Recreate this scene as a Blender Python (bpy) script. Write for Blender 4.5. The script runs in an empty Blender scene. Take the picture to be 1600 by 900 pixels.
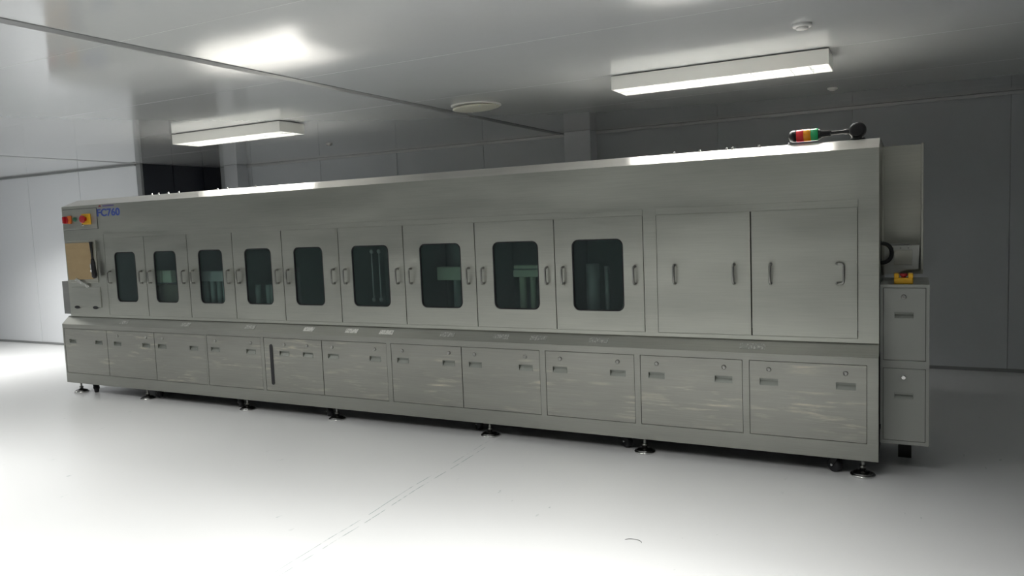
import bpy, bmesh, math, random
from mathutils import Vector, Matrix

random.seed(7)
S = bpy.context.scene
COL = S.collection

# ------------------------------------------------------------------ camera
cam_d = bpy.data.cameras.new('camera')
cam = bpy.data.objects.new('camera', cam_d)
COL.objects.link(cam)
S.camera = cam
cam_d.sensor_width = 36.0
cam_d.lens = 1193.425 * 36.0 / 1600.0
cam_d.clip_start = 0.05
YAW, PITCH, ROLL = -0.48405975, 0.08589516, -0.04041164
_f = Vector((math.sin(YAW) * math.cos(PITCH), math.cos(YAW) * math.cos(PITCH), -math.sin(PITCH)))
_r = Vector((math.cos(YAW), -math.sin(YAW), 0))
_u = _r.cross(_f)
_r2 = math.cos(ROLL) * _r + math.sin(ROLL) * _u
_u2 = -math.sin(ROLL) * _r + math.cos(ROLL) * _u
cm = Matrix((( _r2.x, _u2.x, -_f.x, 0.158), (_r2.y, _u2.y, -_f.y, -4.535), (_r2.z, _u2.z, -_f.z, 1.5), (0, 0, 0, 1)))
cam.matrix_world = cm

# ------------------------------------------------------------------ world, exposure
W = bpy.data.worlds.new('world')
S.world = W
W.use_nodes = True
W.node_tree.nodes['Background'].inputs[0].default_value = (0.02, 0.022, 0.025, 1)
W.node_tree.nodes['Background'].inputs[1].default_value = 1.0
S.view_settings.view_transform = 'Standard'
S.view_settings.look = 'None'
S.view_settings.gamma = 1.0
S.view_settings.exposure = 0.12
S.view_settings.use_curve_mapping = False
S.cycles.max_bounces = 10
S.cycles.diffuse_bounces = 5
S.cycles.glossy_bounces = 5
S.cycles.transparent_max_bounces = 10
S.cycles.sample_clamp_indirect = 6.0
S.cycles.blur_glossy = 0.3
S.cycles.use_denoising = True
LAMP_POWER = 42.0          # every ceiling light of the room
LAMP_SPREAD = 124.0         # louvre cut-off, degrees
TUBE_EMIT = 3.6

# ------------------------------------------------------------------ helpers: objects
def tag(o, label=None, cat=None, group=None, kind=None):
    if label: o['label'] = label
    if cat: o['category'] = cat
    if group: o['group'] = group
    if kind: o['kind'] = kind
    return o

def empty(name, loc, rz=0.0, parent=None):
    o = bpy.data.objects.new(name, None)
    COL.objects.link(o)
    o.location = loc
    o.rotation_euler = (0, 0, rz)
    o.empty_display_size = 0.1
    if parent: o.parent = parent
    return o

class MB:
    """collects shapes into one mesh"""
    def __init__(self):
        self.bm = bmesh.new()
    def box(self, x0, x1, y0, y1, z0, z1, bev=0.0):
        b = bmesh.new()
        v = [b.verts.new((x, y, z)) for x in (x0, x1) for y in (y0, y1) for z in (z0, z1)]
        for q in ((0, 1, 3, 2), (4, 6, 7, 5), (0, 4, 5, 1), (2, 3, 7, 6), (0, 2, 6, 4), (1, 5, 7, 3)):
            b.faces.new([v[i] for i in q])
        if bev > 0:
            bmesh.ops.bevel(b, geom=b.edges[:], offset=bev, segments=1, profile=0.5, affect='EDGES')
        self._merge(b)
        return self
    def prism(self, pts, a, b_, axis='x'):
        """polygon pts extruded along an axis from a to b_"""
        b = bmesh.new()
        def P(p, t):
            if axis == 'x': return (t, p[0], p[1])
            if axis == 'y': return (p[0], t, p[1])
            return (p[0], p[1], t)
        v0 = [b.verts.new(P(p, a)) for p in pts]
        v1 = [b.verts.new(P(p, b_)) for p in pts]
        n = len(pts)
        b.faces.new(v0); b.faces.new(v1[::-1])
        for i in range(n):
            b.faces.new((v0[i], v1[i], v1[(i + 1) % n], v0[(i + 1) % n]))
        bmesh.ops.recalc_face_normals(b, faces=b.faces[:])
        self._merge(b)
        return self
    def cyl(self, p, d, r, h, n=16, r2=None):
        """cylinder or cone from p along d"""
        b = bmesh.new()
        d = Vector(d).normalized()
        q = Vector((0, 0, 1)).rotation_difference(d)
        r2 = r if r2 is None else r2
        lo = [b.verts.new(Vector(p) + q @ Vector((r * math.cos(2 * math.pi * i / n), r * math.sin(2 * math.pi * i / n), 0))) for i in range(n)]
        hi = [b.verts.new(Vector(p) + q @ Vector((r2 * math.cos(2 * math.pi * i / n), r2 * math.sin(2 * math.pi * i / n), h))) for i in range(n)]
        b.faces.new(lo[::-1]); b.faces.new(hi)
        for i in range(n):
            f = b.faces.new((lo[i], lo[(i + 1) % n], hi[(i + 1) % n], hi[i]))
            f.smooth = True
        self._merge(b)
        return self
    def lathe(self, p, d, prof, n=24):
        """prof: (radius, height) pairs along d from p"""
        b = bmesh.new()
        d = Vector(d).normalized()
        q = Vector((0, 0, 1)).rotation_difference(d)
        rings = []
        for r, h in prof:
            rings.append([b.verts.new(Vector(p) + q @ Vector((r * math.cos(2 * math.pi * i / n), r * math.sin(2 * math.pi * i / n), h))) for i in range(n)])
        for a, c in zip(rings, rings[1:]):
            for i in range(n):
                f = b.faces.new((a[i], a[(i + 1) % n], c[(i + 1) % n], c[i]))
                f.smooth = True
        b.faces.new(rings[0][::-1]); b.faces.new(rings[-1])
        self._merge(b)
        return self
    def tube(self, pts, r, n=10):
        b = bmesh.new()
        pts = [Vector(p) for p in pts]
        rings = []
        up = Vector((0.3, 1, 0.2)).normalized()
        for i, p in enumerate(pts):
            t = (pts[min(i + 1, len(pts) - 1)] - pts[max(i - 1, 0)]).normalized()
            s = t.cross(up).normalized()
            w = s.cross(t)
            rr = r[i] if isinstance(r, (list, tuple)) else r
            rings.append([b.verts.new(p + rr * (s * math.cos(2 * math.pi * k / n) + w * math.sin(2 * math.pi * k / n))) for k in range(n)])
        for a, c in zip(rings, rings[1:]):
            for k in range(n):
                f = b.faces.new((a[k], a[(k + 1) % n], c[(k + 1) % n], c[k]))
                f.smooth = True
        b.faces.new(rings[0][::-1]); b.faces.new(rings[-1])
        bmesh.ops.recalc_face_normals(b, faces=b.faces[:])
        self._merge(b)
        return self
    def raw(self, verts, faces):
        b = bmesh.new()
        v = [b.verts.new(p) for p in verts]
        for f in faces: b.faces.new([v[i] for i in f])
        bmesh.ops.recalc_face_normals(b, faces=b.faces[:])
        self._merge(b)
        return self
    def _merge(self, b):
        m = bpy.data.meshes.new('tmp')
        b.to_mesh(m); b.free()
        self.bm.from_mesh(m)
        bpy.data.meshes.remove(m)
    def build(self, name, mat, parent=None, loc=None):
        me = bpy.data.meshes.new(name)
        self.bm.to_mesh(me); self.bm.free()
        me.materials.append(mat)
        o = bpy.data.objects.new(name, me)
        COL.objects.link(o)
        if parent: o.parent = parent
        if loc: o.location = loc
        return o

def children(o):
    return [c for c in bpy.data.objects if c.parent == o]

def copy_tree(o, parent=None):
    c = o.copy()
    COL.objects.link(c)
    if parent: c.parent = parent
    for ch in children(o):
        copy_tree(ch, c)
    return c

# ------------------------------------------------------------------ helpers: materials
def mat(name, col, rough=0.5, metal=0.0, spec=0.5, coat=0.0, emit=None, estr=0.0, trans=0.0):
    m = bpy.data.materials.new(name)
    m.use_nodes = True
    p = m.node_tree.nodes['Principled BSDF']
    p.inputs['Base Color'].default_value = (*col, 1)
    p.inputs['Roughness'].default_value = rough
    p.inputs['Metallic'].default_value = metal
    p.inputs['Specular IOR Level'].default_value = spec
    p.inputs['Coat Weight'].default_value = coat
    if emit:
        p.inputs['Emission Color'].default_value = (*emit, 1)
        p.inputs['Emission Strength'].default_value = estr
    if trans: p.inputs['Transmission Weight'].default_value = trans
    return m

def nd(m, t, **kw):
    n = m.node_tree.nodes.new(t)
    for k, v in kw.items(): setattr(n, k, v)
    return n

def link(m, a, b):
    m.node_tree.links.new(a, b)

def pos_scaled(m, sx, sy, sz, off=(0, 0, 0)):
    g = nd(m, 'ShaderNodeNewGeometry')
    mp = nd(m, 'ShaderNodeMapping')
    mp.inputs['Scale'].default_value = (sx, sy, sz)
    mp.inputs['Location'].default_value = off
    link(m, g.outputs['Position'], mp.inputs['Vector'])
    return mp.outputs['Vector']

def noise(m, vec, scale=1.0, detail=4.0, rough=0.55):
    n = nd(m, 'ShaderNodeTexNoise')
    n.inputs['Scale'].default_value = scale
    n.inputs['Detail'].default_value = detail
    n.inputs['Roughness'].default_value = rough
    link(m, vec, n.inputs['Vector'])
    return n.outputs['Fac']

def ramp(m, fac, stops):
    r = nd(m, 'ShaderNodeValToRGB')
    e = r.color_ramp.elements
    while len(e) < len(stops): e.new(0.5)
    for el, (p, c) in zip(e, stops):
        el.position = p
        el.color = (*c, 1) if len(c) == 3 else c
    link(m, fac, r.inputs['Fac'])
    return r.outputs['Color']

def mapr(m, fac, lo, hi, a=0.0, b=1.0):
    r = nd(m, 'ShaderNodeMapRange')
    r.inputs['From Min'].default_value = a
    r.inputs['From Max'].default_value = b
    r.inputs['To Min'].default_value = lo
    r.inputs['To Max'].default_value = hi
    link(m, fac, r.inputs['Value'])
    return r.outputs['Result']

def math_n(m, op, a, b=None, c=None):
    n = nd(m, 'ShaderNodeMath', operation=op)
    for i, v in enumerate((a, b, c)):
        if v is None: continue
        if isinstance(v, (int, float)): n.inputs[i].default_value = v
        else: link(m, v, n.inputs[i])
    return n.outputs[0]

def mix_col(m, fac, a, b):
    n = nd(m, 'ShaderNodeMix', data_type='RGBA')
    for i, v in ((0, fac), (6, a), (7, b)):
        if isinstance(v, (int, float)): n.inputs[i].default_value = v
        elif isinstance(v, tuple): n.inputs[i].default_value = (*v, 1)
        else: link(m, v, n.inputs[i])
    return n.outputs[2]

def steel(name, base, rough, aniso=0.6, wear=0.0):
    """stainless sheet brushed along x, optionally with cream smears of old film and rubbed patches"""
    m = mat(name, base, rough, 1.0)
    p = m.node_tree.nodes['Principled BSDF']
    fine = noise(m, pos_scaled(m, 1.3, 60, 60), 3.0, 5)
    broad = noise(m, pos_scaled(m, 0.5, 2.0, 2.4, (3.1, 0, 0.4)), 1.6, 3)
    k = math_n(m, 'ADD', mapr(m, fine, 0.94, 1.05, 0.25, 0.75), mapr(m, broad, -0.10, 0.10, 0.3, 0.7))
    c = mix_col(m, 1.0, base, base)
    mul = nd(m, 'ShaderNodeVectorMath', operation='SCALE')
    mul.inputs[0].default_value = base
    link(m, k, mul.inputs['Scale'])
    col = mul.outputs[0]
    rg = mapr(m, broad, rough - 0.02, rough + 0.06, 0.3, 0.7)
    if wear > 0:
        sm = noise(m, pos_scaled(m, 3.2, 8, 34, (0.7, 0, 2.2)), 1.0, 5, 0.6)
        blot = noise(m, pos_scaled(m, 1.5, 3, 3.4, (5.3, 0, 1.9)), 1.15, 2)
        f = math_n(m, 'MULTIPLY', mapr(m, sm, 0, 1, 0.52, 0.70), mapr(m, blot, 0, 1, 0.46, 0.66))
        f = math_n(m, 'MULTIPLY', f, wear)
        col = mix_col(m, f, col, (0.86, 0.80, 0.64))
        rg = math_n(m, 'ADD', rg, math_n(m, 'MULTIPLY', f, 0.2))
    link(m, col, p.inputs['Base Color'])
    link(m, rg, p.inputs['Roughness'])
    p.inputs['Anisotropic'].default_value = aniso
    t = nd(m, 'ShaderNodeCombineXYZ')
    t.inputs[1].default_value = 1.0
    t.inputs[2].default_value = 1.0
    link(m, t.outputs[0], p.inputs['Tangent'])
    b = nd(m, 'ShaderNodeBump')
    b.inputs['Strength'].default_value = 0.015
    b.inputs['Distance'].default_value = 0.002
    link(m, fine, b.inputs['Height'])
    link(m, b.outputs[0], p.inputs['Normal'])
    return m

ST = (0.46, 0.465, 0.425)
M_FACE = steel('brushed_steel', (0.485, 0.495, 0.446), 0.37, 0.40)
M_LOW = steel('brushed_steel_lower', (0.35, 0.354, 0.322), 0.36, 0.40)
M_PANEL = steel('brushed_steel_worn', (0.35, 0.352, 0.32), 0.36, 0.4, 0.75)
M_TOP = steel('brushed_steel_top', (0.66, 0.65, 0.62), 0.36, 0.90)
M_INSIDE = mat('dark_seam', (0.03, 0.03, 0.028), 0.7)
M_CHROME = mat('polished_steel', (0.70, 0.70, 0.69), 0.18, 1.0)
M_DARKCHROME = mat('dark_chrome', (0.22, 0.22, 0.22), 0.22, 1.0)
M_LOCK = mat('lock_nickel', (0.38, 0.38, 0.36), 0.3, 1.0)
M_ROD = mat('zinc_rod', (0.34, 0.34, 0.32), 0.34, 1.0)
M_BLACK = mat('black_plastic', (0.012, 0.012, 0.014), 0.42)
M_RUBBER = mat('black_rubber', (0.014, 0.014, 0.017), 0.6)
M_LATCH = mat('latch_recess', (0.30, 0.315, 0.29), 0.42, 0.9)
M_YEL = mat('yellow_plastic', (0.75, 0.42, 0.02), 0.4)
M_RED = mat('red_plastic', (0.42, 0.012, 0.018), 0.35)
M_ORANGE = mat('orange_plastic', (0.70, 0.17, 0.03), 0.4)
M_GREEN = mat('green_plastic', (0.01, 0.12, 0.06), 0.4)
M_WHITE_SM = mat('white_plastic', (0.72, 0.72, 0.70), 0.4)
M_BLUE = mat('blue_print', (0.05, 0.09, 0.36), 0.5)
M_PURPLE = mat('purple_print', (0.12, 0.09, 0.28), 0.5)
M_REDPRINT = mat('red_print', (0.25, 0.05, 0.05), 0.5)
M_LABEL = mat('label_foil', (0.74, 0.74, 0.70), 0.5)
M_LABELDULL = mat('label_foil_dull', (0.36, 0.365, 0.34), 0.45, 0.5)
M_LABELINK = mat('label_ink', (0.20, 0.20, 0.19), 0.6)
M_PVC = mat('grey_green_pvc', (0.36, 0.43, 0.40), 0.45)
M_PVCPALE = mat('pale_green_pvc', (0.66, 0.74, 0.56), 0.45)
M_OLIVE = mat('olive_plastic', (0.17, 0.165, 0.11), 0.5)
M_PVCCLEAR = mat('milky_pipe', (0.46, 0.48, 0.46), 0.35)
M_LAMPBODY = mat('white_enamel', (0.80, 0.80, 0.76), 0.45)
M_VENT = mat('cream_plastic', (0.66, 0.66, 0.56), 0.5)
M_TRIM = mat('grey_aluminium', (0.30, 0.31, 0.31), 0.4, 0.5)
M_JOINT = mat('joint_strip', (0.20, 0.205, 0.205), 0.38)
M_TRIMLIGHT = mat('pale_aluminium', (0.62, 0.63, 0.63), 0.4, 0.3)
M_DARKPANEL = mat('dark_navy_sheet', (0.018, 0.021, 0.030), 0.25)
M_WIRE = mat('dark_wire', (0.03, 0.03, 0.03), 0.5)
M_TUBE = mat('lamp_tube', (0.9, 0.9, 0.9), 0.4, emit=(1.0, 0.99, 0.97), estr=TUBE_EMIT)
M_LOUVRE = mat('bright_louvre', (0.85, 0.86, 0.86), 0.25, 0.3)
M_BOXGREY = mat('light_grey_enamel', (0.31, 0.32, 0.295), 0.45)
M_JBOX = mat('pale_enamel', (0.56, 0.57, 0.54), 0.4)
M_TRAY = steel('shaded_steel', (0.33, 0.335, 0.325), 0.45, 0.3)
M_HOOD = steel('dull_steel', (0.46, 0.46, 0.41), 0.48, 0.3)

def sheet_mat(name, col, rough, spec, coat):
    """smooth factory-painted sandwich panel, very slightly wavy"""
    m = mat(name, col, rough, 0.0, spec, coat)
    p = m.node_tree.nodes['Principled BSDF']
    p.inputs['Coat Roughness'].default_value = rough * 0.8
    n = noise(m, pos_scaled(m, 0.9, 1.6, 1.6), 1.3, 2)
    n2 = noise(m, pos_scaled(m, 30, 30, 30), 1.0, 2)
    b = nd(m, 'ShaderNodeBump')
    b.inputs['Strength'].default_value = 0.04
    b.inputs['Distance'].default_value = 0.02
    link(m, n, b.inputs['Height'])
    link(m, b.outputs[0], p.inputs['Normal'])
    c = mix_col(m, mapr(m, n2, 0, 0.06, 0.3, 0.7), col, tuple(x * 0.8 for x in col))
    link(m, c, p.inputs['Base Color'])
    return m

M_CEIL = sheet_mat('ceiling_sheet', (0.62, 0.635, 0.64), 0.11, 0.7, 0.7)
M_CEIL.node_tree.nodes['Principled BSDF'].inputs['Coat IOR'].default_value = 1.65
M_WALLSHADE = sheet_mat('shaded_wall_sheet', (0.58, 0.605, 0.625), 0.28, 0.45, 0.0)  # wall paint again, darker: the rear wall's shade put into the colour
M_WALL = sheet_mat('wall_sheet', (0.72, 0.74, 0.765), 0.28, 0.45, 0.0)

def floor_mat():
    m = mat('epoxy_floor', (0.62, 0.63, 0.635), 0.30, 0.0, 0.45)
    p = m.node_tree.nodes['Principled BSDF']
    g = nd(m, 'ShaderNodeNewGeometry')
    sp = nd(m, 'ShaderNodeSeparateXYZ')
    link(m, g.outputs['Position'], sp.inputs[0])
    x, y = sp.outputs[0], sp.outputs[1]
    # a scraped joint that runs along y near x = -2.37: two broken hairlines
    wob = noise(m, pos_scaled(m, 1, 1.2, 1), 1.0, 2)
    cx = math_n(m, 'ADD', math_n(m, 'MULTIPLY', math_n(m, 'ADD', y, 2.3), -0.047), -2.305)
    cx = math_n(m, 'ADD', cx, mapr(m, wob, -0.02, 0.02))
    d = math_n(m, 'SUBTRACT', x, cx)
    brk = noise(m, pos_scaled(m, 3, 9, 1, (2.0, 0.6, 0)), 1.0, 3)
    brk2 = noise(m, pos_scaled(m, 3, 7, 1, (7.0, 3.1, 0)), 1.0, 3)
    fac = None
    for off, w, bk in ((0.022, 0.0035, brk), (-0.024, 0.0030, brk2)):
        a = math_n(m, 'ABSOLUTE', math_n(m, 'SUBTRACT', d, off))
        l = mapr(m, a, 1.0, 0.0, w * 0.4, w)
        l = math_n(m, 'MULTIPLY', l, mapr(m, bk, 0.0, 0.85, 0.42, 0.54))
        fac = l if fac is None else math_n(m, 'MAXIMUM', fac, l)
    front = mapr(m, y, 1.0, 0.0, -0.10, 0.0)
    fac = math_n(m, 'MULTIPLY', fac, front)
    # small scuff flecks
    fl = noise(m, pos_scaled(m, 26, 9, 1, (0.3, 0.55, 0)), 1.0, 2)
    rare = noise(m, pos_scaled(m, 1.1, 0.9, 1, (4.1, 2.2, 0)), 1.0, 1)
    sc = math_n(m, 'MULTIPLY', mapr(m, fl, 0, 0.5, 0.70, 0.78), mapr(m, rare, 0, 1, 0.52, 0.60))
    fac = math_n(m, 'MAXIMUM', fac, sc)
    tint = mix_col(m, brk2, (0.22, 0.24, 0.23), (0.16, 0.30, 0.30))
    link(m, mix_col(m, fac, (0.73, 0.74, 0.745), tint), p.inputs['Base Color'])
    b = nd(m, 'ShaderNodeBump')
    b.inputs['Strength'].default_value = 0.05
    b.inputs['Distance'].default_value = 0.01
    link(m, noise(m, pos_scaled(m, 6, 6, 6), 1.0, 3), b.inputs['Height'])
    link(m, b.outputs[0], p.inputs['Normal'])
    return m
M_FLOOR = floor_mat()

def glass_mat():
    m = bpy.data.materials.new('tinted_pane')
    m.use_nodes = True
    nt = m.node_tree
    nt.nodes.remove(nt.nodes['Principled BSDF'])
    t = nd(m, 'ShaderNodeBsdfTransparent')
    t.inputs[0].default_value = (0.72, 0.80, 0.79, 1)
    g = nd(m, 'ShaderNodeBsdfGlossy')
    g.inputs['Color'].default_value = (0.9, 0.95, 1, 1)
    g.inputs['Roughness'].default_value = 0.08
    f = nd(m, 'ShaderNodeFresnel')
    bf = nd(m, 'ShaderNodeNewGeometry')
    link(m, mapr(m, bf.outputs['Backfacing'], 1.5, 1 / 1.5), f.inputs['IOR'])
    du = nd(m, 'ShaderNodeBsdfDiffuse')
    du.inputs[0].default_value = (0.5, 0.56, 0.58, 1)
    dm = nd(m, 'ShaderNodeMixShader')
    dm.inputs[0].default_value = 0.035
    link(m, t.outputs[0], dm.inputs[1])
    link(m, du.outputs[0], dm.inputs[2])
    mx = nd(m, 'ShaderNodeMixShader')
    link(m, f.outputs[0], mx.inputs[0])
    link(m, dm.outputs[0], mx.inputs[1])
    link(m, g.outputs[0], mx.inputs[2])
    link(m, mx.outputs[0], nt.nodes['Material Output'].inputs['Surface'])
    return m
M_GLASS = glass_mat()

def print_on(m, ink):
    """faint rows of small illegible print"""
    p = m.node_tree.nodes['Principled BSDF']
    base = tuple(p.inputs['Base Color'].default_value)[:3]
    n = noise(m, pos_scaled(m, 95, 62, 62), 1.0, 2)
    link(m, mix_col(m, mapr(m, n, 0, 0.8, 0.52, 0.60), base, ink), p.inputs['Base Color'])
print_on(M_LABEL, (0.34, 0.34, 0.32))
print_on(M_LABELDULL, (0.62, 0.63, 0.60))

def card_mat():
    m = mat('brown_card', (0.40, 0.29, 0.155), 0.75)
    p = m.node_tree.nodes['Principled BSDF']
    n = noise(m, pos_scaled(m, 5, 5, 14), 1.0, 4)
    link(m, mix_col(m, n, (0.35, 0.25, 0.13), (0.47, 0.35, 0.19)), p.inputs['Base Color'])
    return m
M_CARD = card_mat()

# ------------------------------------------------------------------ the room
HC = 2.45          # ceiling
YB = 3.40          # back wall face
YL = 2.10          # left wall face
XR = 6.0           # right wall
XL = -14.0
YF = -14.0
XC = -8.77         # corner where the left wall steps back

def struct(name, mb, m, parent=None):
    o = mb.build(name, m, parent)
    if parent is None: o['kind'] = 'structure'
    return o

struct('floor', MB().box(XL, XR, YF, YB, -0.10, 0.0), M_FLOOR)

ceil = struct('ceiling', MB().box(XL, XR, YF, YB, HC + 0.014, HC + 0.10), M_TRIM)
ys = [YF] + [0.43 + 1.23 * k for k in range(-11, 3)] + [YB]
ys = [y for y in ys if YF <= y <= YB]
xs = [XL, -8.70, -3.30, XR]
for i in range(len(xs) - 1):
    for j in range(len(ys) - 1):
        a, b = xs[i], xs[i + 1]
        MB().box(a + (0.03 if i else 0), b - (0.03 if i < 2 else 0), ys[j] + 0.0010, ys[j + 1] - 0.0010, HC, HC + 0.014, 0.0008).build('ceiling_panel', M_CEIL, ceil)
struct('trim_1', MB().box(-3.338, -3.262, YF, YB - 0.005, HC - 0.004, HC + 0.012, 0.002), M_JOINT)
struct('trim_2', MB().box(-8.732, -8.668, YF, YL - 0.03, HC - 0.002, HC + 0.012, 0.001), M_TRIM)

# back wall: sandwich panels, each of them a piece
wb = struct('wall_back', MB().box(XC - 0.1, XR, YB + 0.03, YB + 0.12, 0, HC), M_TRIM)
bx = [XC + 0.082, -8.07, -6.82, -5.57, -4.32, -3.07, -1.59, -0.34, 0.911, 2.16, 3.41, 4.66, XR]
for a, b in zip(bx, bx[1:]):
    MB().box(a + 0.002, b - 0.002, YB, YB + 0.03, 0, HC, 0.001).build('wall_panel', M_WALLSHADE, wb)
# left wall
wl = struct('wall_left', MB().box(XL, XC, YL + 0.03, YL + 0.12, 0, HC), M_TRIM)
lx = [XL, -13.51, -12.33, -11.15, -9.97, XC]
for a, b in zip(lx, lx[1:]):
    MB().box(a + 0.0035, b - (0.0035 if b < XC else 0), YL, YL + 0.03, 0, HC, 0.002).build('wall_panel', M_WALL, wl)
# the wall that steps back to the rear, near-black navy panels
wr = struct('wall_left_return', MB().box(XC + 0.0, XC + 0.06, YL + 0.12, YB + 0.03, 0, HC), M_INSIDE)
for a, b in ((YL + 0.04, 2.60), (2.60, 3.10), (3.10, YB - 0.005)):
    MB().box(XC + 0.06, XC + 0.08, a + 0.004, b - 0.004, 0, HC, 0.002).build('wall_panel', M_DARKPANEL, wr)
struct('trim_3', MB().box(XC, XC + 0.084, YL, YL + 0.035, 0, HC - 0.002), M_TRIM)
struct('wall_right', MB().box(XR, XR + 0.1, YF, YB, 0, HC), M_WALL)
struct('wall_front', MB().box(XL, XR, YF - 0.1, YF, 0, HC), M_WALL)
struct('wall_far_left', MB().box(XL - 0.1, XL, YF, YL, 0, HC), M_WALL)
# columns against the back wall
for k, (a, b, d) in enumerate(((-3.20, -2.895, 0.19), (-8.39, -8.14, 0.20))):
    struct('column', MB().box(a, b, YB - d, YB - 0.001, 0, HC - 0.001, 0.003), M_WALL)
# angle trims at ceiling and floor
struct('trim_4', MB().box(XL, XC, YL - 0.022, YL - 0.001, HC - 0.024, HC - 0.002, 0.002), M_TRIM)
struct('trim_5', MB().box(-8.2, -3.26, YB - 0.025, YB - 0.001, HC - 0.03, HC - 0.001, 0.002), M_TRIMLIGHT)
struct('trim_6', MB().box(-2.92, XR, YB - 0.025, YB - 0.001, HC - 0.03, HC - 0.001, 0.002), M_TRIMLIGHT)
struct('baseboard_left', MB().box(XL, XC, YL - 0.012, YL - 0.001, 0.001, 0.03), M_TRIM)
struct('baseboard_back', MB().box(-2.9, XR, YB - 0.012, YB - 0.001, 0.001, 0.03), M_TRIM)

# ------------------------------------------------------------------ ceiling lights
def make_light(x, y, label, level=1.0, spread=LAMP_SPREAD):
    """surface-mounted louvred fitting; own light included"""
    L, Wd, H = 1.35, 0.30, 0.088
    r = empty('ceiling_light', (x, y, HC))
    tag(r, label, 'ceiling light', 'louvred ceiling lights')
    hb = MB()
    t = 0.006
    z0, z1 = -H - 0.008, -0.008
    hb.box(-L / 2, L / 2, -Wd / 2, -Wd / 2 + t, z0, z1)
    hb.box(-L / 2, L / 2, Wd / 2 - t, Wd / 2, z0, z1)
    hb.box(-L / 2, -L / 2 + t, -Wd / 2 + t, Wd / 2 - t, z0, z1)
    hb.box(L / 2 - t, L / 2, -Wd / 2 + t, Wd / 2 - t, z0, z1)
    hb.box(-L / 2 + t, L / 2 - t, -Wd / 2 + t, Wd / 2 - t, z1 - 0.006, z1)
    hb.build('housing', M_LAMPBODY, r)
    MB().box(-L / 2 + 0.03, L / 2 - 0.03, -Wd / 2 + 0.02, Wd / 2 - 0.02, -0.008, -0.0005).build('mounting_plate', M_TRIM, r)
    for s in (-0.075, 0.075):
        MB().cyl((-L / 2 + 0.03, s, -0.042), (1, 0, 0), 0.013, L - 0.06, 12).build('tube', M_TUBE, r)
    n = 12
    for k in range(1, n):
        xx = -L / 2 + L * k / n
        MB().prism([(-Wd / 2 + t, z0 + 0.001), (Wd / 2 - t, z0 + 0.001), (Wd / 2 - t, z0 + 0.036), (-Wd / 2 + t, z0 + 0.036)], xx - 0.002, xx + 0.002, 'x').build('louvre_blade', M_LOUVRE, r)
    for yy in (-0.142, 0.0, 0.142):
        w = 0.004 if abs(yy) > 0.1 else 0.006
        MB().box(-L / 2 + t, L / 2 - t, yy - w, yy + w, z0 + 0.0005, z0 + 0.037).build('louvre_rail', M_LOUVRE, r)
    ld = bpy.data.lights.new('lamp_glow', 'AREA')
    ld.shape = 'RECTANGLE'
    ld.size, ld.size_y = L - 0.06, Wd - 0.05
    ld.energy = LAMP_POWER * level
    ld.spread = math.radians(spread)
    ld.color = (1.0, 0.985, 0.95)
    lo = bpy.data.objects.new('lamp_glow', ld)
    COL.objects.link(lo)
    lo.parent = r
    lo.location = (0, 0, z0 - 0.003)
    return r

make_light(-0.955, 0.56, 'white louvred ceiling light above right half of the machine, nearest one in view', 0.66, 112.0)
make_light(-5.31, 0.585, 'white louvred ceiling light above left end of the machine, smaller one in view', 0.75, 140.0)
make_light(-9.95, 0.45, 'white louvred ceiling light in front of left wall, beyond the machine end', 1.25)
make_light(-0.80, -2.50, 'white louvred ceiling light over open floor before right end of machine', 0.85, 112.0)
make_light(-3.05, -3.10, 'white louvred ceiling light over open floor before middle of machine', 1.0, 150.0)
make_light(-5.75, -2.35, 'white louvred ceiling light over open floor before left half of machine', 0.85, 132.0)
make_light(-9.95, -2.60, 'white louvred ceiling light over open floor at far left', 0.9)

# ------------------------------------------------------------------ small things on the ceiling
v = empty('ceiling_vent', (-2.96, 0.90, HC))
tag(v, 'round cream ceiling vent cover hanging slightly tilted beside the grey joint strip', 'vent')
MB().lathe((0, 0, 0), (0, 0, -1), [(0.205, 0), (0.205, 0.006), (0.195, 0.010), (0.15, 0.010)], 40).build('vent_ring', M_WHITE_SM, v)
dk = MB().lathe((0, 0, -0.014), (0.05, 0.02, -1), [(0.10, 0), (0.190, 0.004), (0.192, 0.010), (0.170, 0.016), (0.02, 0.019)], 40).build('vent_disc', M_VENT, v)
for a in (-0.9, 2.3):
    MB().cyl((0.165 * math.cos(a), 0.165 * math.sin(a), -0.034), (0, 0, 1), 0.010, 0.008, 10).build('screw', M_WHITE_SM, v)

def detector(x, y, r, label):
    d = empty('ceiling_detector', (x, y, HC))
    tag(d, label, 'detector')
    MB().lathe((0, 0, 0), (0, 0, -1), [(r, 0), (r, r * 0.25), (r * 0.9, r * 0.35)], 24).build('base', M_WHITE_SM, d)
    MB().lathe((0, 0, -r * 0.35), (0, 0, -1), [(r * 0.65, 0), (r * 0.6, r * 0.2), (r * 0.2, r * 0.25)], 24).build('cap', M_WHITE_SM, d)
detector(-0.345, -0.27, 0.048, 'round white ceiling detector near top edge, before the right ceiling light')
detector(-0.40, 2.07, 0.038, 'small white ceiling disc behind the right ceiling light, above the signal light')
detector(-5.60, 2.18, 0.036, 'small white ceiling disc behind the left ceiling light')

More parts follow.
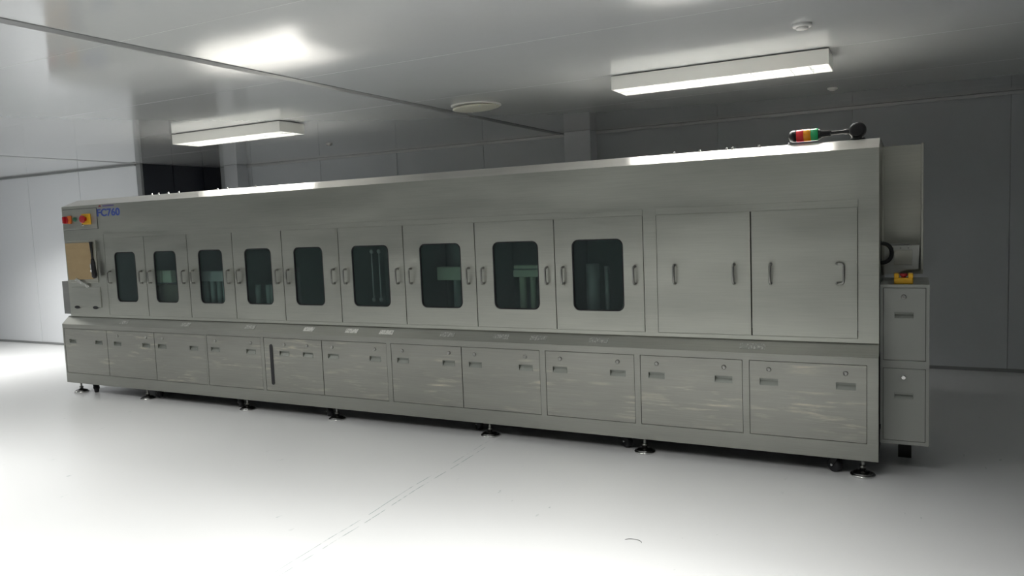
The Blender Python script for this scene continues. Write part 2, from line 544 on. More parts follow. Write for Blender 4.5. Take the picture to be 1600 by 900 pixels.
# ------------------------------------------------------------------ the machine
X0, X1 = -7.225, 0.0
YU = 0.065          # plane of the upper doors
D = 1.02            # depth
ZB, ZL, ZS, ZT, ZR = 0.106, 0.684, 0.754, 1.822, 1.882
XU = -7.172         # left end of the upper body
mc = empty('wet_process_machine', (-3.6, 0.5, 0))
tag(mc, 'long stainless steel wet process machine with window doors above and drawer panels below', 'machine')
MC = lambda name, mb, m: _m(name, mb, m)
def part(name, mb, m, parent=mc):
    """build in world coordinates under a thing placed with an offset"""
    o = mb.build(name, m, parent)
    base = parent
    off = Vector((0, 0, 0))
    while base is not None:
        off += base.location
        base = base.parent
    o.location = -off
    return o
def sub(name, mb, m, parent_part, root=mc):
    o = mb.build(name, m, parent_part)      # the part's own origin already cancels the thing's offset
    return o

# lower body: carcass, rails, posts
lb = MB()
lb.box(X0 + 0.002, X1 - 0.002, 0.022, D, ZB + 0.002, ZL)
part('lower_carcass', lb, M_INSIDE)  # steel carcass coloured near-black: shade of panel gaps and underside
lf = MB()
lf.box(X0, X1, 0, 0.022, 0.643, ZL)
lf.box(X0, X1, 0, 0.022, ZB, 0.203)
posts = [(X0, -7.205), (-5.232, -5.214), (-4.578, -4.545), (-3.302, -3.262), (-2.040, -1.999), (-1.382, -1.345), (-0.720, -0.683), (-0.056, X1)]
for a, b in posts:
    lf.box(a, b, 0, 0.022, 0.203, 0.643)
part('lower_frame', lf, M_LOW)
# sloping shelf
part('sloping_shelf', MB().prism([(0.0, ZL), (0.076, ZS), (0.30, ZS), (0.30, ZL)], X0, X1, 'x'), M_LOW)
shelf = [o for o in children(mc) if o.name.startswith('sloping_shelf')][0]

def at_shelf(xc, half_w, half_h, thick):
    """a plate lying on the slope"""
    d = Vector((0, 0.076, ZS - ZL)).normalized()
    n = Vector((0, -d.z, d.y))
    c = Vector((xc, 0.037, ZL + (ZS - ZL) * 0.037 / 0.076))
    vs = []
    for t in (0.0003, thick):
        for sx, sy in ((-1, -1), (1, -1), (1, 1), (-1, 1)):
            vs.append(c + Vector((sx * half_w, 0, 0)) + d * (sy * half_h) + n * t)
    return MB().raw(vs, [(0, 1, 2, 3), (4, 5, 6, 7), (0, 1, 5, 4), (1, 2, 6, 5), (2, 3, 7, 6), (3, 0, 4, 7)])
for xc, hw, bright in ((-6.33, .055, 0), (-5.50, .055, 0), (-4.72, .055, 0), (-4.08, .052, 1), (-3.65, .058, 2), (-3.32, .062, 2),
                       (-2.78, .060, 0), (-2.345, .060, 0), (-2.06, .060, 0), (-1.63, .066, 0), (-0.668, .072, 0)):
    lp = at_shelf(xc, hw, 0.020, 0.0022)
    o = sub('label_plate', lp, (M_LABELDULL, M_LABEL, M_LABEL)[bright], shelf)
    if bright == 2: o['label'] = 'brighter white label plate'

def recessed(mb, x0, x1, ya, yb, z0, z1, xs_, zl, w, h):
    """sheet with one row of rectangular cut-outs"""
    mb.box(x0, x1, ya, yb, z0, zl - h)
    mb.box(x0, x1, ya, yb, zl + h, z1)
    e = x0
    for xc in sorted(xs_):
        mb.box(e, xc - w, ya, yb, zl - h, zl + h)
        e = xc + w
    mb.box(e, x1, ya, yb, zl - h, zl + h)

def pull(xc, zl, w, h, y0):
    """pressed cup behind the cut-out: deep at the top, running out flush below, with a thin raised rim"""
    m = MB()
    e = 0.0005
    m.prism([(y0 + 0.0160, zl + h), (y0 + 0.0150, zl + h * 0.2), (y0 + 0.0006, zl - h), (y0 + 0.0170, zl - h)], xc - w + e, xc + w - e, 'x')
    t = 0.0025
    m.box(xc - w - t, xc + w + t, y0 - 0.0018, y0, zl + h, zl + h + t)
    m.box(xc - w - t, xc + w + t, y0 - 0.0018, y0, zl - h - t, zl - h)
    m.box(xc - w - t, xc - w, y0 - 0.0018, y0, zl - h, zl + h)
    m.box(xc + w, xc + w + t, y0 - 0.0018, y0, zl - h, zl + h)
    return m

def make_panel(x0, x1, fixtures, slot=False):
    """drawer-like access panel with recessed latches and key locks"""
    g = 0.0030
    y0 = 0.0015
    w, zl, h = 0.050, 0.519, 0.018
    sheet = MB()
    recessed(sheet, x0 + g, x1 - g, y0, 0.018, 0.206, 0.6395, [f[0] for f in fixtures], zl, w, h)
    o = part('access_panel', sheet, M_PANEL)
    for xl, xk in fixtures:
        sub('pull_latch', pull(xl, zl, w, h, y0), M_LATCH, o)
        if xk is not None:
            k = MB().lathe((xk, y0 + 0.0005, 0.592), (0, -1, 0), [(0.014, 0), (0.014, 0.004), (0.011, 0.007), (0.0102, 0.0072), (0.0095, 0.0045), (0.004, 0.0045)], 18)
            k.box(xk - 0.009, xk + 0.009, y0 - 0.0062, y0 - 0.003, 0.5905, 0.5935)
            sub('key_lock', k, M_LOCK, o)
    if slot:
        r = 0.0165
        pts = [(-4.466 + r * math.cos(a), 0.573 + r * math.sin(a)) for a in [math.pi * i / 8 for i in range(9)]]
        pts += [(-4.466 + r * math.cos(a), 0.271 + r * math.sin(a)) for a in [math.pi + math.pi * i / 8 for i in range(9)]]
        sub('level_slot', MB().prism(pts, y0 - 0.003, y0 + 0.0002, 'y'), M_RUBBER, o)
    return o
make_panel(-7.205, -6.556, [(-7.08, None), (-6.68, None)])
make_panel(-6.556, -5.888, [(-6.406, -6.401), (-6.006, -5.997)])
make_panel(-5.888, -5.232, [(-5.79, -5.78), (-5.379, None)])
make_panel(-5.214, -4.578, [(-5.115, -5.108), (-4.695, -4.69)])
make_panel(-4.545, -3.928, [(-4.325, -4.322), (-4.075, -4.082)], True)
make_panel(-3.928, -3.302, [(-3.817, -3.825), (-3.412, -3.413)])
make_panel(-3.262, -2.651, [(-3.158, -3.161), (-2.760, -2.756)])
make_panel(-2.651, -2.040, [(-2.542, -2.546), (-2.147, -2.150)])
make_panel(-1.999, -1.382, [(-1.895, -1.892), (-1.494, -1.493)])
make_panel(-1.345, -0.720, [(-1.241, -1.239), (-0.832, -0.829)])
make_panel(-0.683, -0.056, [(-0.573, -0.573), (-0.163, -0.165)])

# upper body: shell with open door bays
ub = MB()
YI = YU + 0.028
ub.box(XU, X1, YU, YI, 1.505, ZT)                        # fascia
ub.box(XU, X1, YU, YI, ZS, 0.778)                        # sill
for a, b in ((XU, -6.566), (-1.3245, -1.242), (-0.104, X1)):
    ub.box(a, b, YU, YI, 0.778, 1.505)
ub.box(XU, X1, YI, D, 1.70, ZT)                          # roof deck
ub.box(XU, X1, D - 0.02, D, ZS, 1.70)
ub.box(XU, XU + 0.02, YI, D - 0.02, ZS, 1.70)
ub.box(X1 - 0.02, X1, YI, D - 0.02, ZS, 1.70)
part('upper_body', ub, M_FACE)
# chamber lining behind the doors
ch = MB()
ch.box(-6.60, -1.27, 0.62, 0.64, 0.79, 1.69)
ch.box(-6.60, -1.27, YI + 0.01, 0.62, 0.775, 0.79)
for xx in (-6.60, -6.005, -5.443, -4.893, -4.338, -3.754, -3.145, -2.538, -1.932, -1.28):
    ch.box(xx - 0.008, xx + 0.008, YI + 0.03, 0.62, 0.79, 1.69)
part('chamber_lining', ch, M_PVC)
# sloping top cover with a cut left corner
tc = MB()
y1 = 0.190
prof = [(YU, ZT), (0.1645, 1.8700), (y1, 1.8795), (0.215, 1.8835), (0.28, ZR + 0.004)]
vs, fs = [], []
for k, (yy, zz) in enumerate(prof):
    vs += [(XU + 0.05 * min(1.0, k), yy, zz), (X1, yy, zz)]
for k in range(len(prof) - 1):
    fs.append((2 * k, 2 * k + 1, 2 * k + 3, 2 * k + 2))
n = len(vs)
vs += [(XU + 0.05, D, ZR), (X1, D, ZR), (X1, D, ZT), (XU, D, ZT), (XU, YU + 0.01, ZT)]
fs += [(n - 2, n - 1, n + 1, n), (n, n + 1, n + 2, n + 3)]
fs += [tuple([2 * k + 1 for k in range(len(prof))] + [n + 1, n + 2])]
fs += [tuple([2 * k for k in range(len(prof))] + [n, n + 3, n + 4])]
tc.raw(vs, fs)
for f_ in tc.bm.faces:
    f_.smooth = False
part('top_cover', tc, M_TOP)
for xx in (-6.02, -5.93, -5.80, -5.66, -5.17, -5.05, -4.72, -1.155, -0.995, -0.835, -0.80, -0.645, -0.475):
    part('bolt', MB().cyl((xx, y1 + 0.01, ZR - 0.001), (0, 0, 1), 0.011, 0.004, 8).cyl((xx, y1 + 0.01, ZR + 0.003), (0, 0, 1), 0.007, 0.010, 6), M_CHROME)
# trim ledge above doors
part('door_header', MB().box(-6.566, -1.3245, YU - 0.004, YU, 1.509, 1.546, 0.001), M_FACE)
part('door_header', MB().box(-1.242, -0.104, YU - 0.004, YU, 1.509, 1.549, 0.001), M_FACE)

def handle(xc, z0, z1, yface, parent, fold=0.0):
    s = 0.034
    r = 0.0072
    pts = [(xc, yface, z0)]
    for a in (0, 30, 60, 90):
        pts.append((xc, yface - s + 0.014 - 0.014 * math.sin(math.radians(a)), z0 + 0.014 - 0.014 * math.cos(math.radians(a))))
    for a in (90, 60, 30, 0):
        pts.append((xc, yface - s + 0.014 - 0.014 * math.sin(math.radians(a)), z1 - 0.014 + 0.014 * math.cos(math.radians(a))))
    pts.append((xc, yface, z1))
    if fold:
        c_, s_ = math.cos(fold), math.sin(fold)
        pts = [(xc + (yface - y) * s_, yface - (yface - y) * c_, z) for x, y, z in pts]
        pts = [(x, y - 0.006, z) for x, y, z in pts]
    h = MB().tube(pts, r, 10)
    for z in (z0, z1):
        h.cyl((xc, yface, z), (0, -1, 0), 0.010, 0.003, 12)
    return sub('handle', h, M_ROD, parent)

def rrect(x0, x1, z0, z1, r, n=6):
    pts = []
    for cx, cz, a0 in ((x1 - r, z1 - r, 0), (x0 + r, z1 - r, 90), (x0 + r, z0 + r, 180), (x1 - r, z0 + r, 270)):
        for i in range(n + 1):
            a = math.radians(a0 + 90 * i / n)
            pts.append((cx + r * math.cos(a), cz + r * math.sin(a)))
    return pts

def door_with_window(x0, x1, wx0, wx1, hl, hr):
    g = 0.0030
    a, b, z0, z1 = x0 + g, x1 - g, 0.780, 1.506
    ya, yb = YU - 0.0035, YU + 0.016
    hole = rrect(wx0, wx1, 0.906, 1.370, 0.045)
    n = len(hole)
    bm = bmesh.new()
    rings = []
    outer = [(b, z1), (a, z1), (a, z0), (b, z0)]
    q = n // 4
    for y in (ya, yb):
        H = [bm.verts.new((p[0], y, p[1])) for p in hole]
        O = [bm.verts.new((p[0], y, p[1])) for p in outer]
        rings.append((H, O))
        for k in range(4):
            for i in range(k * q, k * q + q - 1):
                bm.faces.new((O[k], H[i], H[i + 1]))
            j = (k * q + q - 1)
            bm.faces.new((O[k], H[j], H[(j + 1) % n], O[(k + 1) % 4]))
    (H0, O0), (H1, O1) = rings
    for i in range(n):
        bm.faces.new((H0[i], H0[(i + 1) % n], H1[(i + 1) % n], H1[i]))
    for i in range(4):
        bm.faces.new((O0[i], O1[i], O1[(i + 1) % 4], O0[(i + 1) % 4]))
    bmesh.ops.recalc_face_normals(bm, faces=bm.faces[:])
    mb = MB(); mb._merge(bm)
    d = part('window_door', mb, M_FACE)
    sub('window_pane', MB().prism(rrect(wx0 - 0.004, wx1 + 0.004, 0.902, 1.374, 0.048), yb - 0.006, yb - 0.001, 'y'), M_GLASS, d)
    # black rubber gasket ring
    gb = bmesh.new()
    i0 = rrect(wx0 + 0.0075, wx1 - 0.0075, 0.9135, 1.3625, 0.038)
    i1 = rrect(wx0 + 0.0005, wx1 - 0.0005, 0.9065, 1.3695, 0.0445)
    R = []
    for y in (ya + 0.001, yb - 0.0065):
        R.append(([gb.verts.new((p[0], y, p[1])) for p in i0], [gb.verts.new((p[0], y, p[1])) for p in i1]))
    for i in range(n):
        j = (i + 1) % n
        gb.faces.new((R[0][0][i], R[0][0][j], R[0][1][j], R[0][1][i]))
        gb.faces.new((R[1][0][i], R[1][1][i], R[1][1][j], R[1][0][j]))
        gb.faces.new((R[0][0][i], R[1][0][i], R[1][0][j], R[0][0][j]))
        gb.faces.new((R[0][1][i], R[0][1][j], R[1][1][j], R[1][1][i]))
    bmesh.ops.recalc_face_normals(gb, faces=gb.faces[:])
    m2 = MB(); m2._merge(gb)
    sub('gasket', m2, M_RUBBER, d)
    handle(hl, 1.083, 1.192, ya, d)
    handle(hr, 1.083, 1.192, ya, d)
    return d
WD = [(-6.566, -6.005, -6.436, -6.139), (-6.005, -5.443, -5.890, -5.595), (-5.443, -4.893, -5.314, -5.019), (-4.893, -4.338, -4.760, -4.461),
      (-4.338, -3.754, -4.218, -3.917), (-3.754, -3.145, -3.631, -3.283), (-3.145, -2.538, -3.007, -2.656), (-2.538, -1.932, -2.400, -2.051), (-1.932, -1.3245, -1.809, -1.457)]
for x0, x1, a, b in WD:
    door_with_window(x0, x1, a, b, x0 + 0.060, x1 - 0.058)
for x0, x1, hs in ((-1.242, -0.675, (-1.128, -0.772)), (-0.675, -0.104, (-0.565, -0.190))):
    d = part('solid_door', MB().box(x0 + 0.0030, x1 - 0.0030, YU - 0.0035, YU + 0.016, 0.780, 1.506, 0.0012), M_FACE)
    for h in hs: handle(h - (0.02 if h == -0.190 else 0), 1.086, 1.198, YU - 0.0035, d, 1.35 if h == -0.190 else 0.0)

# things inside, seen through the panes
part('roller_rail', MB().box(-3.02, -2.60, 0.30, 0.36, 1.085, 1.185, 0.004), M_PVCPALE)
part('roller_rail', MB().box(-2.36, -1.96, 0.28, 0.34, 1.110, 1.160, 0.004).box(-2.36, -1.96, 0.29, 0.34, 1.168, 1.192, 0.003), M_PVCPALE)
part('roller_rail', MB().box(-5.40, -5.10, 0.145, 0.19, 1.090, 1.180, 0.004), M_PVCCLEAR)
part('roller_rail', MB().box(-5.978, -5.910, 0.135, 0.19, 1.080, 1.190, 0.004).box(-5.885, -5.770, 0.135, 0.19, 1.080, 1.190, 0.004), M_PVCPALE)
part('tank_front', MB().box(-5.985, -5.70, 0.150, 0.20, 0.80, 1.06, 0.004), M_OLIVE)
for xx, r in ((-2.30, 0.025), (-2.22, 0.02), (-2.14, 0.03), (-2.05, 0.022)):
    part('spray_pipe', MB().cyl((xx, 0.31, 0.80), (0, 0, 1), r, 0.31, 14), M_PVCPALE)
for xx in (-2.86, -2.76, -2.68):
    part('spray_pipe', MB().cyl((xx, 0.33, 0.80), (0, 0, 1), 0.030, 0.285, 14), M_PVC)
for xx in (-5.36, -5.28, -5.20, -5.13):
    part('spray_pipe', MB().cyl((xx, 0.17, 0.80), (0, 0, 1), 0.022, 0.29, 12), M_PVC)
for xx in (-4.74, -4.62, -4.57):
    part('spray_pipe', MB().cyl((xx, 0.17, 0.80), (0, 0, 1), 0.024, 0.26, 12), M_PVC)
part('spray_pipe', MB().cyl((-1.745, 0.26, 0.80), (0, 0, 1), 0.045, 0.40, 20).cyl((-1.66, 0.30, 0.80), (0, 0, 1), 0.016, 0.38, 12), M_PVCCLEAR)
part('spray_pipe', MB().cyl((-4.268, 0.15, 0.80), (0, 0, 1), 0.018, 0.40, 14), M_PVCCLEAR)
for xx in (-3.545, -3.475):
    p_ = MB().cyl((xx, 0.20, 0.93), (0, 0, 1), 0.006, 0.40, 10)
    for z in (0.945, 1.318):
        p_.lathe((xx, 0.205, z), (0, -1, 0), [(0.018, 0), (0.018, 0.008), (0.010, 0.014)], 14)
    part('guide_rod', p_, M_PVCCLEAR)
part('side_plate', MB().box(-2.93, -2.56, 0.40, 0.42, 0.80, 1.62), M_PVC)

# operator end at the left
part('plate_seal', MB().box(-7.154, -6.636, YU - 0.0015, YU, 1.594, 1.794), M_RUBBER)
cp = part('control_plate', MB().box(-7.150, -6.640, YU - 0.006, YU, 1.598, 1.790, 0.001), M_FACE)
k = MB().box(-7.070, -7.020, YU - 0.022, YU - 0.006, 1.655, 1.731, 0.003)
o = sub('isolator_plate', k, M_ORANGE, cp)
k = MB().cyl((-7.085, YU - 0.006, 1.692), (0, -1, 0), 0.036, 0.030, 20).box(-7.098, -7.072, YU - 0.052, YU - 0.034, 1.660, 1.724, 0.003)
sub('isolator_knob', k, M_RED, cp)
k = MB().lathe((-6.965, YU - 0.006, 1.695), (0, -1, 0), [(0.022, 0), (0.022, 0.006), (0.016, 0.008), (0.016, 0.018), (0.012, 0.020)], 20)
sub('start_button', k, M_GREEN, cp)
k = MB().box(-6.858, -6.725, YU - 0.014, YU - 0.006, 1.640, 1.742, 0.006)
sub('emergency_plate', k, M_YEL, cp)
k = MB().lathe((-6.795, YU - 0.014, 1.692), (0, -1, 0), [(0.020, 0), (0.020, 0.022), (0.036, 0.026), (0.036, 0.040), (0.026, 0.047)], 22)
sub('emergency_button', k, M_RED, cp)
k = MB().lathe((-6.850, YU - 0.006, 1.640), (0, -1, 0), [(0.012, 0), (0.012, 0.006), (0.009, 0.008)], 14).box(-6.853, -6.847, YU - 0.022, YU - 0.012, 1.632, 1.648)
sub('key_switch', k, M_CHROME, cp)
hd = part('operator_door', MB().box(-7.128, -6.570, YU - 0.0035, YU, 0.782, 1.545, 0.001), M_FACE)
sub('screen_frame', MB().box(-7.115, -6.690, YU - 0.012, YU - 0.0035, 1.085, 1.490, 0.003), M_HOOD, hd)
ky = sub('keyboard_flap', MB().box(-7.105, -6.675, YU - 0.010, YU - 0.0035, 0.848, 1.043, 0.002), M_FACE, hd)
for xx in (-7.045, -6.765):
    pts = [(xx + 0.040 * math.cos(a), 0.846 + 0.015 * math.sin(a)) for a in [2 * math.pi * i / 16 for i in range(16)]]
    sub('finger_pull', MB().prism(pts, YU - 0.012, YU - 0.0095, 'y'), M_RUBBER, hd)
part('side_tray', MB().box(XU - 0.120, XU - 0.001, YU + 0.012, 0.62, ZS + 0.02, 1.098, 0.002), M_TRAY)

# printed lettering on the fascia
def lettering(txt, x, z, size, m, name, bold=0.0, sx=1.0):
    c = bpy.data.curves.new(name, 'FONT')
    c.body = txt
    c.size = size
    c.extrude = 0.0006
    c.offset = bold
    tmp = bpy.data.objects.new(name, c)
    COL.objects.link(tmp)
    bpy.context.view_layer.update()
    me = bpy.data.meshes.new_from_object(tmp.evaluated_get(bpy.context.evaluated_depsgraph_get()))
    bpy.data.objects.remove(tmp)
    rot = Matrix.Rotation(math.radians(90), 4, 'X')
    me.transform(Matrix.Translation((x, YU - 0.0008, z)) @ rot @ Matrix.Diagonal((sx, 1, 1, 1)))
    me.materials.clear(); me.materials.append(m)
    o = bpy.data.objects.new(name, me)
    COL.objects.link(o)
    o.parent = mc
    o.location = -mc.location
    return o
lettering('FC760', -6.640, 1.712, 0.094, M_BLUE, 'model_lettering', 0.003, 1.33)
mk = MB()
for i in range(9):
    xa = -6.545 + i * 0.0185
    mk.box(xa, xa + 0.013, YU - 0.0012, YU - 0.0001, 1.798, 1.812)
part('maker_line', mk, M_PURPLE)
part('maker_mark', MB().prism([(-6.610, 1.797), (-6.566, 1.797), (-6.578, 1.814), (-6.598, 1.814)], YU - 0.0012, YU - 0.0001, 'y'), M_REDPRINT)

# levelling feet and castors
for x in (-0.082, -1.351, -2.486, -3.875, -4.854, -6.134, -7.120):
    ft = MB().lathe((x, 0.072, 0.0), (0, 0, 1), [(0.062, 0), (0.067, 0.004), (0.067, 0.010), (0.062, 0.014), (0.058, 0.013)], 28)
    f = part('levelling_foot', ft, M_CHROME)
    sub('foot_dome', MB().lathe((x, 0.072, 0.012), (0, 0, 1), [(0.059, 0), (0.052, 0.009), (0.034, 0.016), (0.017, 0.019), (0.015, 0.030)], 28), M_DARKCHROME, f)
    sub('foot_rod', MB().cyl((x, 0.072, 0.03), (0, 0, 1), 0.0085, 0.085, 12).cyl((x, 0.072, 0.045), (0, 0, 1), 0.018, 0.012, 6).cyl((x, 0.072, ZB - 0.006), (0, 0, 1), 0.020, 0.008, 6), M_ROD, f)
def castor(x, y, turn=0.9):
    def rot(mb):
        bmesh.ops.rotate(mb.bm, verts=mb.bm.verts[:], cent=(x, y, 0), matrix=Matrix.Rotation(turn, 3, 'Z'))
        return mb
    cs = MB()
    cs.box(x - 0.032, x + 0.032, y - 0.035, y + 0.035, ZB - 0.006, ZB + 0.002)
    cs.cyl((x, y, ZB - 0.016), (0, 0, 1), 0.022, 0.010, 16)
    for sx in (-1, 1):
        cs.prism([(y - 0.022, ZB - 0.016), (y + 0.022, ZB - 0.016), (y + 0.030, 0.036), (y + 0.018, 0.030)], x + sx * 0.024 - 0.002, x + sx * 0.024 + 0.002, 'x')
    f = part('castor', rot(cs), M_BLACK)
    sub('wheel', rot(MB().lathe((x - 0.020, y + 0.018, 0.043), (1, 0, 0), [(0.026, 0), (0.038, 0.001), (0.043, 0.006), (0.043, 0.034), (0.038, 0.039), (0.026, 0.040)], 24)), M_RUBBER, f)
    sub('axle', rot(MB().cyl((x - 0.030, y + 0.018, 0.043), (1, 0, 0), 0.007, 0.060, 10)), M_CHROME, f)
for x, y in ((-0.215, 0.085), (-1.48, 0.13), (-2.63, 0.18), (-3.99, 0.12), (-4.98, 0.12), (-6.06, 0.15), (-6.93, 0.10)):
    castor(x, y)
for x in (-0.25, -2.6, -4.9, -7.05):        # rear row
    castor(x, D - 0.10)

# ------------------------------------------------------------------ hood, junction box and hose at the right end
YH = 0.50
part('end_hood', MB().box(0.001, 0.215, YH, YH + 0.012, 1.105, 1.852).box(0.203, 0.215, YH - 0.10, YH, 1.135, 1.852, 0.001), M_HOOD)
part('hood_bracket', MB().box(0.001, 0.014, YH - 0.03, YH, 1.10, 1.80), M_HOOD)
jb = part('junction_box', MB().prism([(0.016, 1.112), (0.085, 1.118), (0.130, 1.138), (0.192, 1.142), (0.196, 1.276), (0.016, 1.276)], YH - 0.11, YH - 0.004, 'y'), M_JBOX)
sub('box_lid', MB().box(0.066, 0.160, YH - 0.114, YH - 0.110, 1.165, 1.250, 0.001), M_HOOD, jb)
for xx in (0.06, 0.10, 0.14):
    sub('screw', MB().cyl((xx, YH - 0.110, 1.262), (0, -1, 0), 0.005, 0.003, 8), M_ROD, jb)
sub('cover_cap', MB().box(0.045, 0.145, YH - 0.08, YH - 0.03, 1.276, 1.286, 0.002), M_TRAY, jb)
hp = []
for i in range(17):
    t = i / 16
    hp.append((0.0 + 0.056 * math.sin(math.pi * min(t * 1.0, 1.0)) ** 0.9, 0.34, 1.295 - 0.115 * t + 0.012 * math.sin(2 * math.pi * t)))
part('black_hose', MB().tube(hp, 0.0115, 12), M_RUBBER)

# ------------------------------------------------------------------ cabinet hung at the right end
YC = 0.125
cb = empty('side_cabinet', (0.124, 0.35, 0.18))
tag(cb, 'narrow grey steel cabinet with two locked doors at right end of the machine', 'cabinet')
def cpart(name, mb, m):
    o = mb.build(name, m, cb); o.location = -cb.location; return o
cpart('gap_shade_plate', MB().box(0.018, 0.228, YC + 0.0185, YC + 0.0215, 0.203, 1.058), M_INSIDE)  # added dark plate, paints the shade in the door gaps
c = MB()
c.box(0.004, 0.244, YC + 0.022, 0.62, 0.184, 1.0745)
c.box(0.004, 0.018, YC, YC + 0.02, 0.184, 1.0745); c.box(0.228, 0.244, YC, YC + 0.02, 0.184, 1.0745)
c.box(0.018, 0.228, YC, YC + 0.02, 1.058, 1.0745); c.box(0.018, 0.228, YC, YC + 0.02, 0.612, 0.655); c.box(0.018, 0.228, YC, YC + 0.02, 0.184, 0.203)
cpart('cabinet_body', c, M_BOXGREY)
for z0, z1, zk, zl, lm in ((0.655, 1.058, 1.008, 0.906, M_ROD), (0.203, 0.612, 0.562, 0.458, M_CHROME)):
    y0 = YC + 0.0015
    sheet = MB()
    recessed(sheet, 0.0210, 0.2250, y0, YC + 0.018, z0 + 0.003, z1 - 0.003, [0.121], zl, 0.046, 0.0155)
    d = cpart('cabinet_door', sheet, M_BOXGREY)
    d2 = MB().lathe((0.120, y0, zk), (0, -1, 0), [(0.013, 0), (0.013, 0.004), (0.010, 0.007), (0.0045, 0.005)], 18).box(0.112, 0.128, y0 - 0.008, y0 - 0.004, zk - 0.002, zk + 0.002)
    sub('key_lock', d2, lm, d)
    sub('pull_latch', pull(0.121, zl, 0.046, 0.0155, y0), M_LATCH, d)
cpart('hinge', MB().cyl((0.0035, YC - 0.002, 0.262), (0, 0, 1), 0.0035, 0.030, 8), M_BLACK)
cpart('support_leg', MB().box(0.09, 0.16, 0.50, 0.57, 0.0, 0.184), M_INSIDE)

es = empty('emergency_stop_box', (0.118, 0.19, 1.0745))
tag(es, 'small yellow emergency stop box with red button on the side cabinet', 'stop button')
MB().box(-0.047, 0.047, -0.034, 0.034, 0, 0.034, 0.004).build('box_base', M_YEL, es)
yl = MB()
yl.box(-0.047, -0.022, -0.034, 0.034, 0.034, 0.058, 0.004).box(0.022, 0.047, -0.034, 0.034, 0.034, 0.058, 0.004)
yl.build('button_guard', M_YEL, es)
MB().lathe((0, 0, 0.034), (0, 0, 1), [(0.012, 0), (0.012, 0.006), (0.0195, 0.010), (0.0195, 0.020), (0.012, 0.024)], 20).build('stop_button', M_RED, es)

# ------------------------------------------------------------------ signal light folded down on the machine top
def lens_mat(name, c):
    m = mat(name, c, 0.18, 0.0, 0.5, 0.3)
    p = m.node_tree.nodes['Principled BSDF']
    p.inputs['Subsurface Weight'].default_value = 0.4
    p.inputs['Subsurface Radius'].default_value = (0.02, 0.02, 0.02)
    p.inputs['Subsurface Scale'].default_value = 0.5
    return m
M_LR = lens_mat('red_lens', (0.85, 0.02, 0.03))
M_LA = lens_mat('amber_lens', (0.95, 0.38, 0.01))
M_LG = lens_mat('green_lens', (0.01, 0.45, 0.14))
sg = empty('signal_light', (-0.115, 0.237, ZR + 0.0045))
tag(sg, 'signal light with red, amber and green lenses folded flat on machine top', 'signal light')
MB().cyl((0, 0, 0), (0, 0, 1), 0.040, 0.006, 24).build('mounting_foot', M_BLACK, sg)
MB().lathe((0, -0.028, 0.050), (0, 1, 0), [(0.030, 0), (0.043, 0.008), (0.046, 0.028), (0.043, 0.048), (0.030, 0.056)], 28).build('pivot', M_BLACK, sg)
MB().box(-0.026, 0.026, -0.022, 0.022, 0.005, 0.045, 0.004).build('pivot_base', M_BLACK, sg)
for xx in (-0.027, 0.027):
    MB().cyl((xx, -0.030, 0.005), (0, 0, 1), 0.0055, 0.004, 8).build('screw', M_CHROME, sg)
sl = -0.012
ax = Vector((-1, 0, sl)).normalized()
P0 = Vector((-0.030, 0, 0.048))
MB().lathe(P0, ax, [(0.018, 0), (0.015, 0.03), (0.011, 0.045), (0.011, 0.115), (0.012, 0.118)], 18).build('arm', M_BLACK, sg)
MB().lathe(P0 + ax * 0.108, ax, [(0.014, 0), (0.019, 0.008), (0.019, 0.050), (0.027, 0.058), (0.030, 0.068)], 22).build('lamp_holder', M_BLACK, sg)
xo = 0.176
for m_, nm in ((M_LG, 'green_lens'), (M_LA, 'amber_lens'), (M_LR, 'red_lens')):
    MB().lathe(P0 + ax * xo, ax, [(0.0335, 0), (0.035, 0.002), (0.035, 0.037), (0.0335, 0.039)], 28).build(nm, m_, sg)
    xo += 0.0395
MB().lathe(P0 + ax * xo, ax, [(0.034, 0), (0.034, 0.020), (0.028, 0.036), (0.012, 0.042)], 28).build('end_cap', M_BLACK, sg)

# ------------------------------------------------------------------ things at the operator end
cd = empty('cardboard_sheet', (-6.93, YU - 0.014, 1.115))
tag(cd, 'tan cardboard sheet taped over the screen at left end of machine', 'cardboard')
cb_ = MB()
n = 6
top, bot = [], []
quad = [(-7.140, 1.468), (-6.722, 1.470), (-6.740, 1.122), (-7.128, 1.114)]
vs = []
for t in (0.0, -0.004):
    for j in range(n + 1):
        for i in range(n + 1):
            u, w = i / n, j / n
            x = (quad[0][0] * (1 - u) + quad[1][0] * u) * (1 - w) + (quad[3][0] * (1 - u) + quad[2][0] * u) * w
            z = (quad[0][1] * (1 - u) + quad[1][1] * u) * (1 - w) + (quad[3][1] * (1 - u) + quad[2][1] * u) * w
            bulge = -0.012 * math.sin(math.pi * u) * (0.3 + 0.7 * w)
            vs.append((x + 6.93, t + bulge, z - 1.115))
N = (n + 1) ** 2
fs = []
for j in range(n):
    for i in range(n):
        a = j * (n + 1) + i
        fs.append((a, a + 1, a + n + 2, a + n + 1))
        fs.append((N + a, N + a + n + 1, N + a + n + 2, N + a + 1))
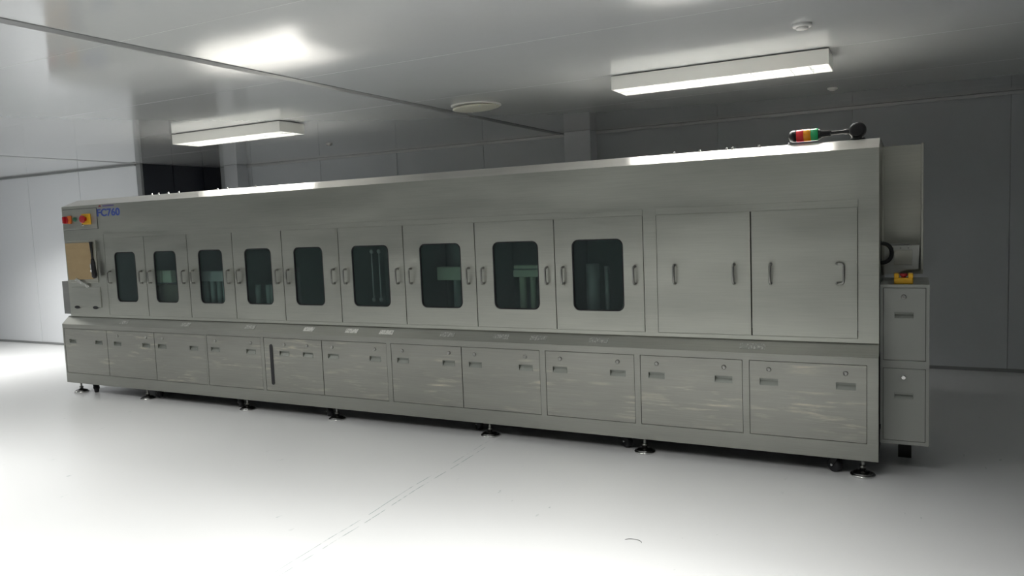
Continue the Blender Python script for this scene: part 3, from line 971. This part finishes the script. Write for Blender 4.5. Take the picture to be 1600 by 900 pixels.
rim = [i for i in range(n + 1)] + [j * (n + 1) + n for j in range(1, n + 1)] + [n * (n + 1) + i for i in range(n - 1, -1, -1)] + [j * (n + 1) for j in range(n - 1, 0, -1)]
for a, b in zip(rim, rim[1:] + rim[:1]):
    fs.append((a, b, N + b, N + a))
cb_.raw(vs, fs)
cb_.build('card', M_CARD, cd)
tp = MB().raw([(-0.09, -0.021, -0.002), (-0.05, -0.021, 0.016), (0.115, -0.0035, -0.062), (0.075, -0.0035, -0.078),
               (-0.09, -0.0225, -0.002), (-0.05, -0.0225, 0.016), (0.115, -0.005, -0.062), (0.075, -0.005, -0.078)],
              [(0, 1, 2, 3), (4, 5, 6, 7), (0, 1, 5, 4), (1, 2, 6, 5), (2, 3, 7, 6), (3, 0, 4, 7)])
tp.build('tape_strip', M_LABELDULL, cd)

tl = empty('hand_tool', (-6.690, YU - 0.030, 1.130))
tag(tl, 'black rod shaped hand tool hanging beside the tan cardboard', 'tool')
def tr(pts): return [(x + 6.690, y, z - 1.130) for x, y, z in pts]
MB().tube(tr([(-6.712, -0.008, 1.476), (-6.710, -0.010, 1.44), (-6.702, -0.012, 1.36), (-6.697, -0.014, 1.31)]), [0.017, 0.013, 0.010, 0.012], 12).build('shaft', M_BLACK, tl)
MB().tube(tr([(-6.697, -0.014, 1.312), (-6.692, -0.016, 1.27), (-6.685, -0.018, 1.20), (-6.680, -0.018, 1.15), (-6.680, -0.016, 1.132)]), [0.015, 0.020, 0.023, 0.025, 0.016], 14).build('grip', M_BLACK, tl)
MB().tube(tr([(-6.700, -0.036, 1.27), (-6.694, -0.040, 1.22), (-6.690, -0.041, 1.19)]), 0.0055, 8).build('metal_clip', M_CHROME, tl)

# ------------------------------------------------------------------ on the floor
ws = empty('wire_scrap', (-0.985, -1.25, 0))
tag(ws, 'thin dark curved wire scrap lying on the pale floor at lower right', 'wire')
wp = []
for i in range(13):
    a = math.radians(10 + 150 * i / 12)
    wp.append((0.042 * math.cos(a), 0.030 * math.sin(a) - 0.012, 0.0016))
MB().tube(wp, 0.0012, 6).build('wire', M_WIRE, ws)
